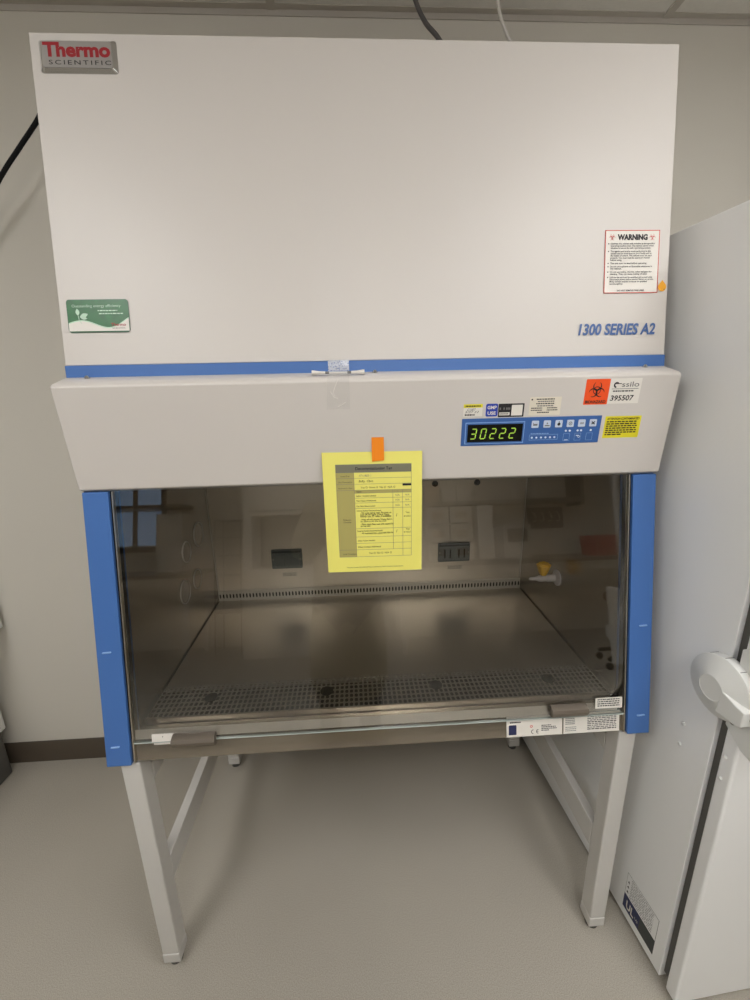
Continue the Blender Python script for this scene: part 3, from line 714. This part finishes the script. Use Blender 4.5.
# ------------------------------------------------------------------ freezer
ang = math.atan(.065)
FX = Matrix.Translation((.711, -.362, 0)) @ Matrix.Rotation(ang, 4, 'Z')
fz = thing('laboratory_freezer', (.711, -.362, 0), 'tall pale grey upright laboratory freezer with a round latch on its side', 'freezer')
fz['_o'] = (.711, -.362, 0)
MB().box(0, .82, 0, .795, .022, 1.878, 'freezer', FX).build('body', fz, bevel=.002)
MB().box(.012, .80, -.024, .001, .04, 1.86, 'gasket', FX).build('door_gasket', fz)
dr = MB().box(-.002, .82, -.054, -.022, .022, 1.875, 'freezer', FX).build('door', fz, bevel=.006, seg=4)
for yy, zz in ((.05, .04), (.72, .04), ):
    pass
b = MB()
for x_, y_ in ((.06, .06), (.06, .72), (.74, .06), (.74, .72)):
    b = MB().lathe([(.022, 0), (.022, .012), (.012, .014), (.012, .024)], 'black', FX @ Matrix.Translation((x_, y_, 0)), 16); b.build('levelling_foot', fz)
# latch: a domed round housing turned to the side
c0 = FX @ Matrix.Translation((0, -.006, .938)) @ Matrix.Rotation(-PI/2, 4, 'Y')     # local z points away from the side
lt = MB().lathe([(.063, .0005), (.0665, .004), (.0665, .025), (.0262, .043), (.0258, .0418), (.002, .0418)], 'plastic', c0, 48)
for k in range(5):
    a = math.radians(60-30*k)
    lt.box(.0660, .0669, -.0006, .0006, .002, .022, 'greyink', c0 @ Matrix.Rotation(a, 4, 'Z'))
lt = lt.build('latch', fz, ang=22)
Fb = FX
ar = MB(); pr = [(-.006, -.050), (-.050, -.047), (-.060, -.042), (-.062, -.008), (-.045, -.006), (-.012, .004)]
AX = FX @ Matrix(((0, 0, -1, 0), (1, 0, 0, -.018), (0, 1, 0, .945), (0, 0, 0, 1)))    # local x -> y, local y -> z, local z -> -x
ar.prism(pr, .002, .043, 'plastic', AX).build('latch_arm', lt, bevel=.003)
hb = MB().lathe([(.0045, 0), (.0045, .001)], 'dark', FX @ Matrix.Translation((-.024, -.0802, .920)) @ Matrix.Rotation(PI/2, 4, 'X'), 14)
hb.build('latch_hole', lt)
# mounting plate on the door
mp = MB(); pr = [(-.022, .0), (-.022, -.088), (-.060, -.118), (-.12, -.135), (-.12, .10), (-.034, .10), (-.022, .09)]
mp.prism(pr, .0, .006, 'plastic', FX @ Matrix(((0, 0, -1, -.002), (1, 0, 0, 0), (0, 1, 0, .945), (0, 0, 0, 1)))).build('latch_plate', dr, bevel=.002)
MB().lathe([(.006, 0), (.006, .002), (.003, .0025)], 'chrome', FX @ Matrix.Translation((-.008, -.036, .874)) @ Matrix.Rotation(-PI/2, 4, 'Y'), 16).build('plate_bolt', dr)
for y_, z_ in ((.072, .768), (.072, .711)): MB().lathe([(.005, 0), (.004, .003), (.002, .004)], 'plastic', FX @ Matrix.Translation((0, y_, z_)) @ Matrix.Rotation(-PI/2, 4, 'Y'), 14).build('screw_cap', fz)
for y_, z_ in ((-.034, .782), (-.034, .725)): MB().lathe([(.004, 0), (.0035, .003), (.002, .004)], 'plastic', FX @ Matrix.Translation((-.002, y_, z_)) @ Matrix.Rotation(-PI/2, 4, 'Y'), 14).build('screw_cap', dr)
# label low on the side; local: x to the right as read (towards the viewer), y up, z out
LX = FX @ Matrix(((0, 0, -1, 0), (-1, 0, 0, .145), (0, 1, 0, .0), (0, 0, 0, 1)))
b = MB().box(0, .116, .050, .178, 0, .0004, 'gasket', LX).box(.0008, .1152, .0508, .1772, 0, .0005, 'freezer', LX).box(0, .062, .050, .101, .0004, .0006, 'navy', LX).box(.062, .116, .050, .101, .0004, .0006, 'outletdark', LX)
b.text('UL', .012, .060, .038, 'paper', LX, width=.030, h=.0008, bold=.03); b.text('US', .046, .066, .012, 'paper', LX, width=.012, h=.0008)
for k in range(9): b.lines(.018, .110, .170-.0078*k, .0024, 'greyink', LX, .9, .0008, 80+k)
for k in range(3): b.prism([(.005, .148-.018*k), (.013, .148-.018*k), (.009, .156-.018*k)], .0004, .0007, 'ink', LX)
b.build('rating_label', fz, smooth=False)['label'] = 'white label with a navy band'

# ------------------------------------------------------------------ appliance at the left edge
ap = thing('lab_appliance', (-1.9, .15, 0), 'white lab appliance with side vents on dark steel feet, at the left edge', 'appliance')
MB().box(-2.25, -1.545, -.25, .455, .215, .66, 'plastic').build('lower_body', ap, bevel=.004)
MB().box(-2.27, -1.462, -.27, .478, .672, 1.0, 'plastic').build('upper_body', ap, bevel=.006)
MB().box(-2.24, -1.56, -.24, .44, .655, .675, 'gasket').build('seam', ap)
for z in (.243, .275, .307):
    X = Matrix.Translation((-1.545, .405, z)) @ Matrix.Rotation(PI/2, 4, 'Y')
    MB().prism(rrect(-.004, .004, -.03, .012, .003), 0, .0015, 'gasket', X).build('vent_slot', ap)
for x in (-1.60, -2.2):
    for y in (.40, -.2):
        MB().prism(rrect(x-.045, x+.045, y-.045, y+.045, .015), .006, .216, 'gasket').lathe([(.03, 0), (.03, .007)], 'black', Matrix.Translation((x, y, 0)), 16).build('leg', ap)

# ------------------------------------------------------------------ cables
def bez(pts, n=24):
    out = []; p = [Vector(q) for q in pts]; m = len(p)
    for i in range(m-1):
        a, b_, c, d = p[max(i-1, 0)], p[i], p[i+1], p[min(i+2, m-1)]
        for k in range(n//(m-1)+1):
            t = k/(n//(m-1)+1)
            out.append(.5*((2*b_)+(-a+c)*t+(2*a-5*b_+4*c-d)*t*t+(-a+3*b_-3*c+d)*t**3))
    out.append(p[-1]); return out
tag(MB().tube(bez([(-1.46, .484, 1.95), (-1.25, .44, 1.985), (-1.051, .40, 2.167), (-.985, .40, 2.236), (-.921, .40, 2.301), (-.83, .38, 2.375), (-.62, .30, 2.37), (-.50, .25, 2.236)], 40), .0060, 'black').build('power_cable'),
    'thick black cable rising behind the upper left of the cabinet', 'cable')
tag(MB().tube(bez([(.125, .3, H), (.135, .3, 2.56), (.150, .3, 2.515), (.175, .3, 2.475), (.212, .3, 2.44), (.27, .3, 2.36), (.30, .3, 2.234)], 36), .0058, 'cable_grey').build('ceiling_cable'),
    'dark grey cable dropping from the ceiling behind the cabinet top', 'cable')
tag(MB().tube(bez([(.355, .3, H), (.357, .3, 2.56), (.370, .3, 2.50), (.392, .3, 2.455), (.42, .3, 2.40), (.45, .3, 2.234)], 36), .0040, 'cable_white').build('ceiling_cable'),
    'thin white cable dropping from the ceiling behind the cabinet top', 'cable')

# ------------------------------------------------------------------ the room behind the viewer, seen in the glass and steel
def bench(x0, x1, label):
    t = thing('lab_bench', ((x0+x1)/2, -3.85, 0), label, 'bench')
    for x in (x0+.03, x1-.08):
        for y in (-4.22, -3.62): MB().box(x, x+.05, y, y+.05, 0, .882, 'stand').build('leg', t, bevel=.003)
    MB().box(x0+.03, x1-.03, -3.61, -3.58, .80, .882, 'stand').build('apron_rail', t)
    MB().box(x0, x1, -4.28, -3.52, .882, .92, 'bench').build('worktop', t, bevel=.004)
bench(.35, 3.1, 'long lab bench with a dark top, mirrored right of the yellow tag')
bench(-3.1, -1.75, 'shorter lab bench with a dark top below the window')
# window on the far wall
w = MB()
for a in (-3.3, -2.97, -2.66): w.box(a, a+.29, -4.296, -4.28, 1.22, 1.62, 'sky').box(a, a+.29, -4.296, -4.28, 1.70, 2.05, 'sky')
struct(w.build('window_1'))
w = MB().box(-3.36, -2.30, -4.298, -4.26, 1.14, 1.20, 'dark').box(-3.36, -2.30, -4.298, -4.26, 1.64, 1.69, 'dark').box(-3.36, -2.30, -4.298, -4.26, 2.07, 2.12, 'dark')
for a in (-3.36, -3.01, -2.69, -2.36): w.box(a, a+.05, -4.298, -4.26, 1.14, 2.12, 'dark')
struct(w.build('trim_2'))
tag(MB().box(-3.1, -1.99, -4.28, -3.95, 1.63, 1.67, 'bench').build('wall_shelf', origin=(-2.5, -4.1, 1.63)), 'dark narrow shelf board across the window', 'shelf')
tag(MB().box(-2.26, -1.98, -4.25, -3.92, .921, 1.56, 'cupboard').build('storage_locker', origin=(-2.1, -4.1, .921), bevel=.004), 'tall white locker standing on the bench beside the window', 'locker')
rk = thing('wire_rack', (-1.4, -4.0, 0), 'dark wire rack standing beside the white hood', 'rack')
for x in (-1.62, -1.34):
    for y in (-4.2, -3.9): MB().box(x, x+.012, y, y+.012, 0, 1.47, 'dark').build('post', rk)
for z in (.45, .85, 1.07, 1.27, 1.46): MB().box(-1.61, -1.335, -4.19, -3.892, z, z+.010, 'dark').build('rack_shelf', rk)
fh = thing('fume_hood', (-.75, -4.0, 0), 'big white fume hood with a dark slot under its header', 'hood')
MB().box(-1.27, -.20, -4.28, -3.75, 1.50, 2.35, 'cupboard').build('header', fh, bevel=.004)
MB().box(-1.27, -.20, -4.28, -3.72, .0, .92, 'cupboard').build('base_cabinet', fh, bevel=.004)
MB().box(-1.27, -1.18, -4.28, -3.76, .92, 1.50, 'cupboard').build('side_post', fh); MB().box(-.29, -.20, -4.28, -3.76, .92, 1.50, 'cupboard').build('side_post', fh)
MB().box(-1.18, -.29, -4.28, -4.2, .92, 1.50, 'gasket').build('liner', fh)
MB().box(-1.22, -.25, -3.752, -3.745, 1.535, 1.55, 'dark').build('slot', fh)
sf = thing('open_shelving', (1.4, -4.1, 1.1), 'grey two-level open shelving above the long bench', 'shelf')
for z in (1.54, 1.98): MB().box(.70, 2.62, -4.28, -3.92, z, z+.05, 'gasket').build('shelf_board', sf)
for x in (.70, 2.58): MB().box(x, x+.04, -4.28, -3.93, 1.50, 2.2, 'gasket').build('upright', sf)
k = 0
for row, z in ((0, 1.591),):
    for x, w_, h_, c in ((.76, .16, .2, 'card'), (.95, .16, .17, 'cupboard'), (1.13, .16, .19, 'cupboard')):
        tag(MB().box(x, x+w_, -4.2, -3.97, z, z+h_, c).build('storage_box', origin=(x+w_/2, -4.1, z), bevel=.003), ['brown box at the left end of the grey shelf', 'lowest of the white boxes on the grey shelf', 'white box on the grey shelf beside the tall panel'][k], 'box', 'boxes on the grey shelf'); k += 1
k = 0
for z in (.921, 1.131, 1.341):
    for x in (.76, 1.03):
        tag(MB().box(x, x+.25, -4.2, -3.95, z, z+.19, 'cupboard').box(x+.06, x+.19, -3.95, -3.947, z+.05, z+.13, 'card').build('sample_bin', origin=(x+.125, -4.1, z), bevel=.003),
            '%s white bin, %s of its stack on the bench' % (('left', 'right')[x > 1], ('lowest', 'middle', 'topmost')[int(round((z-.921)/.21))]), 'bin', 'bins stacked on the long bench')
tag(MB().box(1.34, 1.52, -4.2, -3.93, .921, 1.53, 'paper').build('standing_panel', origin=(1.43, -4.05, .921), bevel=.003), 'tall narrow white unit standing on the bench under the shelf', 'unit')
ms = thing('bench_instrument', (1.72, -4.0, .921), 'white bench instrument with a dark screen', 'instrument')
MB().box(1.58, 1.90, -4.15, -3.80, .921, 1.30, 'cupboard').build('housing', ms, bevel=.01)
MB().box(1.63, 1.85, -3.80, -3.79, 1.10, 1.25, 'lcd').build('screen', ms)
for q, x in enumerate((1.85, 2.12)):
    tag(MB().lathe([(.085, 0), (.012, .15), (.010, .19)], 'paper', Matrix.Translation((x, -4.07, 1.591)), 24).build('plastic_funnel', origin=(x, -4.07, 1.591)), 'white upturned funnel on the grey shelf, %s one' % ('left', 'right')[q], 'funnel', 'funnels on the grey shelf')
hk = thing('tool_board', (2.3, -4.28, 1.25), 'dark wall board with four small white hooks', 'board')
MB().box(2.08, 2.52, -4.30, -4.28, 1.24, 1.50, 'dark').build('panel', hk)
for x in (2.14, 2.24, 2.34, 2.44): MB().tube([(x, -4.28, 1.44), (x, -4.25, 1.44), (x+.02, -4.24, 1.38), (x+.01, -4.24, 1.33), (x-.02, -4.24, 1.33)], .006, 'paper').build('hook', hk)
for x, w_, z_, nm in ((2.52, .30, .22, 'taller red tub near the end of the bench'), (2.86, .20, .10, 'shallow red tub at the very end of the bench')):
    b = MB()
    b.add([(x, -3.9, .921), (x+w_, -3.9, .921), (x+w_, -3.6, .921), (x, -3.6, .921), (x-.01, -3.92, .921+z_), (x+w_+.01, -3.92, .921+z_), (x+w_+.01, -3.58, .921+z_), (x-.01, -3.58, .921+z_)],
          [(3, 2, 1, 0), (4, 5, 6, 7), (0, 1, 5, 4), (1, 2, 6, 5), (2, 3, 7, 6), (3, 0, 4, 7)], 'redtub')
    tag(b.build('plastic_tub', origin=(x+w_/2, -3.75, .921), bevel=.003), nm, 'tub', 'red tubs on the bench')
ch = thing('lab_stool', (2.35, -2.9, 0), 'dark lab stool on casters in front of the long bench', 'stool')
for k in range(5):
    a = 2*PI*k/5+.3; c_, s_ = math.cos(a), math.sin(a)
    MB().tube([(2.35, -2.9, .16), (2.35+.28*c_, -2.9+.28*s_, .085)], .018, 'black').build('base_arm', ch)
    MB().lathe([(.028, -.012), (.030, 0), (.028, .012)], 'black', Matrix.Translation((2.35+.28*c_, -2.9+.28*s_, .031)) @ Matrix.Rotation(PI/2, 4, 'X'), 16).build('caster', ch)
MB().tube([(2.35, -2.9, .14), (2.35, -2.9, .56)], .025, 'black').build('column', ch)
MB().lathe([(.17, .56), (.19, .58), (.19, .62), (.16, .64)], 'black', Matrix.Translation((2.35, -2.9, 0))).build('seat', ch)

# ------------------------------------------------------------------ the person taking the picture, mirrored faintly in the glass
def skin(name, verts, edges, radii, m, parent, root=0, sub=2):
    me = bpy.data.meshes.new(name); o0 = Vector(parent['_o'])
    me.from_pydata([tuple(Vector(v)-o0) for v in verts], edges, []); me.materials.append(M[m])
    ob = bpy.data.objects.new(name, me); COL.objects.link(ob); ob.parent = parent
    ob['_o'] = tuple(o0)
    sk_ = ob.modifiers.new('skin', 'SKIN'); sk_.use_smooth_shade = True
    d = me.skin_vertices[0].data if me.skin_vertices else None
    if d is None:
        import bmesh
        bm = bmesh.new(); bm.from_mesh(me); bm.verts.layers.skin.verify(); bm.to_mesh(me); bm.free(); d = me.skin_vertices[0].data
    for i, r_ in enumerate(radii): d[i].radius = r_ if isinstance(r_, tuple) else (r_, r_)
    d[root].use_root = True
    ss = ob.modifiers.new('sub', 'SUBSURF'); ss.levels = sub; ss.render_levels = sub
    return ob
M['skin'] = mat('skin_tone', (196, 150, 122), .5); M['hair'] = mat('dark_hair', (48, 36, 28), .6); M['trouser'] = mat('work_trousers', (120, 112, 104), .8)
PX, PY = -.12, -1.60
ps = thing('person', (PX, PY, 0), 'person in a loose tan gown holding up a phone, mirrored faintly in the glass', 'person')
def pp(l): return [(PX+x, PY+y, z) for x, y, z in l]
# one continuous body: pelvis, spine, neck, head, legs, arms
bv = [(0, 0, .93), (0, 0, 1.08), (0, -.01, 1.25), (0, 0, 1.37), (0, .01, 1.45), (0, .03, 1.53), (0, .045, 1.60), (0, .03, 1.67),
      (.17, -.01, 1.38), (.24, .07, 1.14), (.12, .38, 1.40), (.105, .42, 1.45),
      (-.17, -.01, 1.38), (-.24, .07, 1.14), (.02, .38, 1.40), (.035, .42, 1.45),
      (.10, 0, .86), (.11, .01, .48), (.11, -.02, .09), (.115, .12, .04), (-.10, 0, .86), (-.11, .01, .48), (-.11, -.02, .09), (-.115, .12, .04)]
be = [(0, 1), (1, 2), (2, 3), (3, 4), (4, 5), (5, 6), (6, 7), (3, 8), (8, 9), (9, 10), (10, 11), (3, 12), (12, 13), (13, 14), (14, 15), (0, 16), (16, 17), (17, 18), (18, 19), (0, 20), (20, 21), (21, 22), (22, 23)]
br = [(.15, .10), (.13, .09), (.15, .10), (.14, .09), .055, .07, .085, .07, .055, .042, .028, .03, .055, .042, .028, .03, .085, .055, .042, .035, .085, .055, .042, .035]
bd = skin('body', pp(bv), be, br, 'skin', ps)
gv = [(0, -.01, .30), (0, 0, .75), (0, 0, 1.05), (0, -.01, 1.25), (0, 0, 1.38), (0, .01, 1.43), (.17, -.01, 1.38), (.245, .07, 1.13), (.135, .34, 1.365), (-.17, -.01, 1.38), (-.245, .07, 1.13), (.0, .34, 1.365)]
ge = [(0, 1), (1, 2), (2, 3), (3, 4), (4, 5), (4, 6), (6, 7), (7, 8), (4, 9), (9, 10), (10, 11)]
gr_ = [(.24, .19), (.23, .17), (.20, .14), (.19, .13), (.16, .12), .075, .085, .078, .045, .085, .078, .045]
skin('gown', pp(gv), ge, gr_, 'jacket', ps, 2)
tv = [(0, 0, .90), (.10, 0, .82), (.11, .01, .48), (.11, -.02, .11), (-.10, 0, .82), (-.11, .01, .48), (-.11, -.02, .11)]
skin('trousers', pp(tv), [(0, 1), (1, 2), (2, 3), (0, 4), (4, 5), (5, 6)], [(.16, .12), .10, .07, .062, .10, .07, .062], 'trouser', ps)
skin('hair', pp([(0, .0, 1.70), (0, -.035, 1.65), (0, -.05, 1.58)]), [(0, 1), (1, 2)], [(.075, .06), (.08, .05), (.06, .03)], 'hair', ps)
MB().lathe([(.006, 0), (.012, .008), (.014, .016), (.008, .024)], 'skin', Matrix.Translation((PX, PY+.118, 1.590)) @ Matrix.Rotation(-.3, 4, 'X'), 12).build('nose', bd)
for sx in (-1, 1):
    MB().lathe([(.004, .0), (.010, .004), (.010, .008), (.004, .012)], 'paper', Matrix.Translation((PX+sx*.030, PY+.116, 1.622)) @ Matrix.Rotation(-PI/2, 4, 'X'), 12).build('eye', bd)
    MB().lathe([(.010, -.004), (.020, 0), (.020, .006), (.010, .010)], 'skin', Matrix.Translation((PX+sx*.088, PY+.04, 1.605)) @ Matrix.Rotation(sx*PI/2, 4, 'Y'), 12).build('ear', bd)
    # hand: four fingers curled round the phone edge and a thumb
    hx = .105 if sx > 0 else .035
    for f_ in range(4):
        z0 = 1.435+.021*f_
        L_ = (.9, 1., .96, .8)[f_]
        skin('finger', pp([(hx, .43, z0), (hx-sx*.002+sx*.010, .455, z0+.006), (hx+sx*.004, .478*1, z0+.012), (hx-sx*.016*L_, .489, z0+.014)]), [(0, 1), (1, 2), (2, 3)], [.010, .0095, .0085, .0075], 'skin', bd, 0, 1)
    skin('thumb', pp([(hx, .43, 1.44), (hx+sx*.002, .452, 1.475), (hx-sx*.010, .460, 1.505)]), [(0, 1), (1, 2)], [.012, .010, .009], 'skin', bd, 0, 1)
tag(MB().prism(rrect(-.037, .037, -.075, .075, .010), -.004, .004, 'black', Matrix.Translation((PX+.070, PY+.474, 1.500)) @ Matrix.Rotation(PI/2, 4, 'X')).build('phone', origin=(PX+.07, PY+.474, 1.5)), 'black phone held up by the person in the tan gown', 'phone')

# strip helper keys
for o in bpy.data.objects:
    if '_o' in o: del o['_o']

# ------------------------------------------------------------------ camera
cam = bpy.data.cameras.new('camera'); co = bpy.data.objects.new('camera', cam); COL.objects.link(co)
Rr = ((.99825267, -.05509693, -.02135245), (.03481122, .25636515, .96595294), (.04774702, .96500841, -.25783519))
r, u, f = [Vector(v) for v in Rr]
co.matrix_world = Matrix(((r.x, u.x, -f.x, -.05397), (r.y, u.y, -f.y, -1.06614), (r.z, u.z, -f.z, 1.55119), (0, 0, 0, 1)))
cam.sensor_width = 36; cam.lens = 36*415.925/1000; cam.clip_start = .02
C.camera = co

# ------------------------------------------------------------------ world and view
wd = bpy.data.worlds.new('world'); C.world = wd; wd.use_nodes = True
wd.node_tree.nodes['Background'].inputs[0].default_value = (.9, .95, 1, 1); wd.node_tree.nodes['Background'].inputs[1].default_value = .1
vs_ = C.view_settings; vs_.view_transform = 'Standard'; vs_.look = 'None'; vs_.exposure = 0.; vs_.gamma = 1; vs_.use_curve_mapping = False
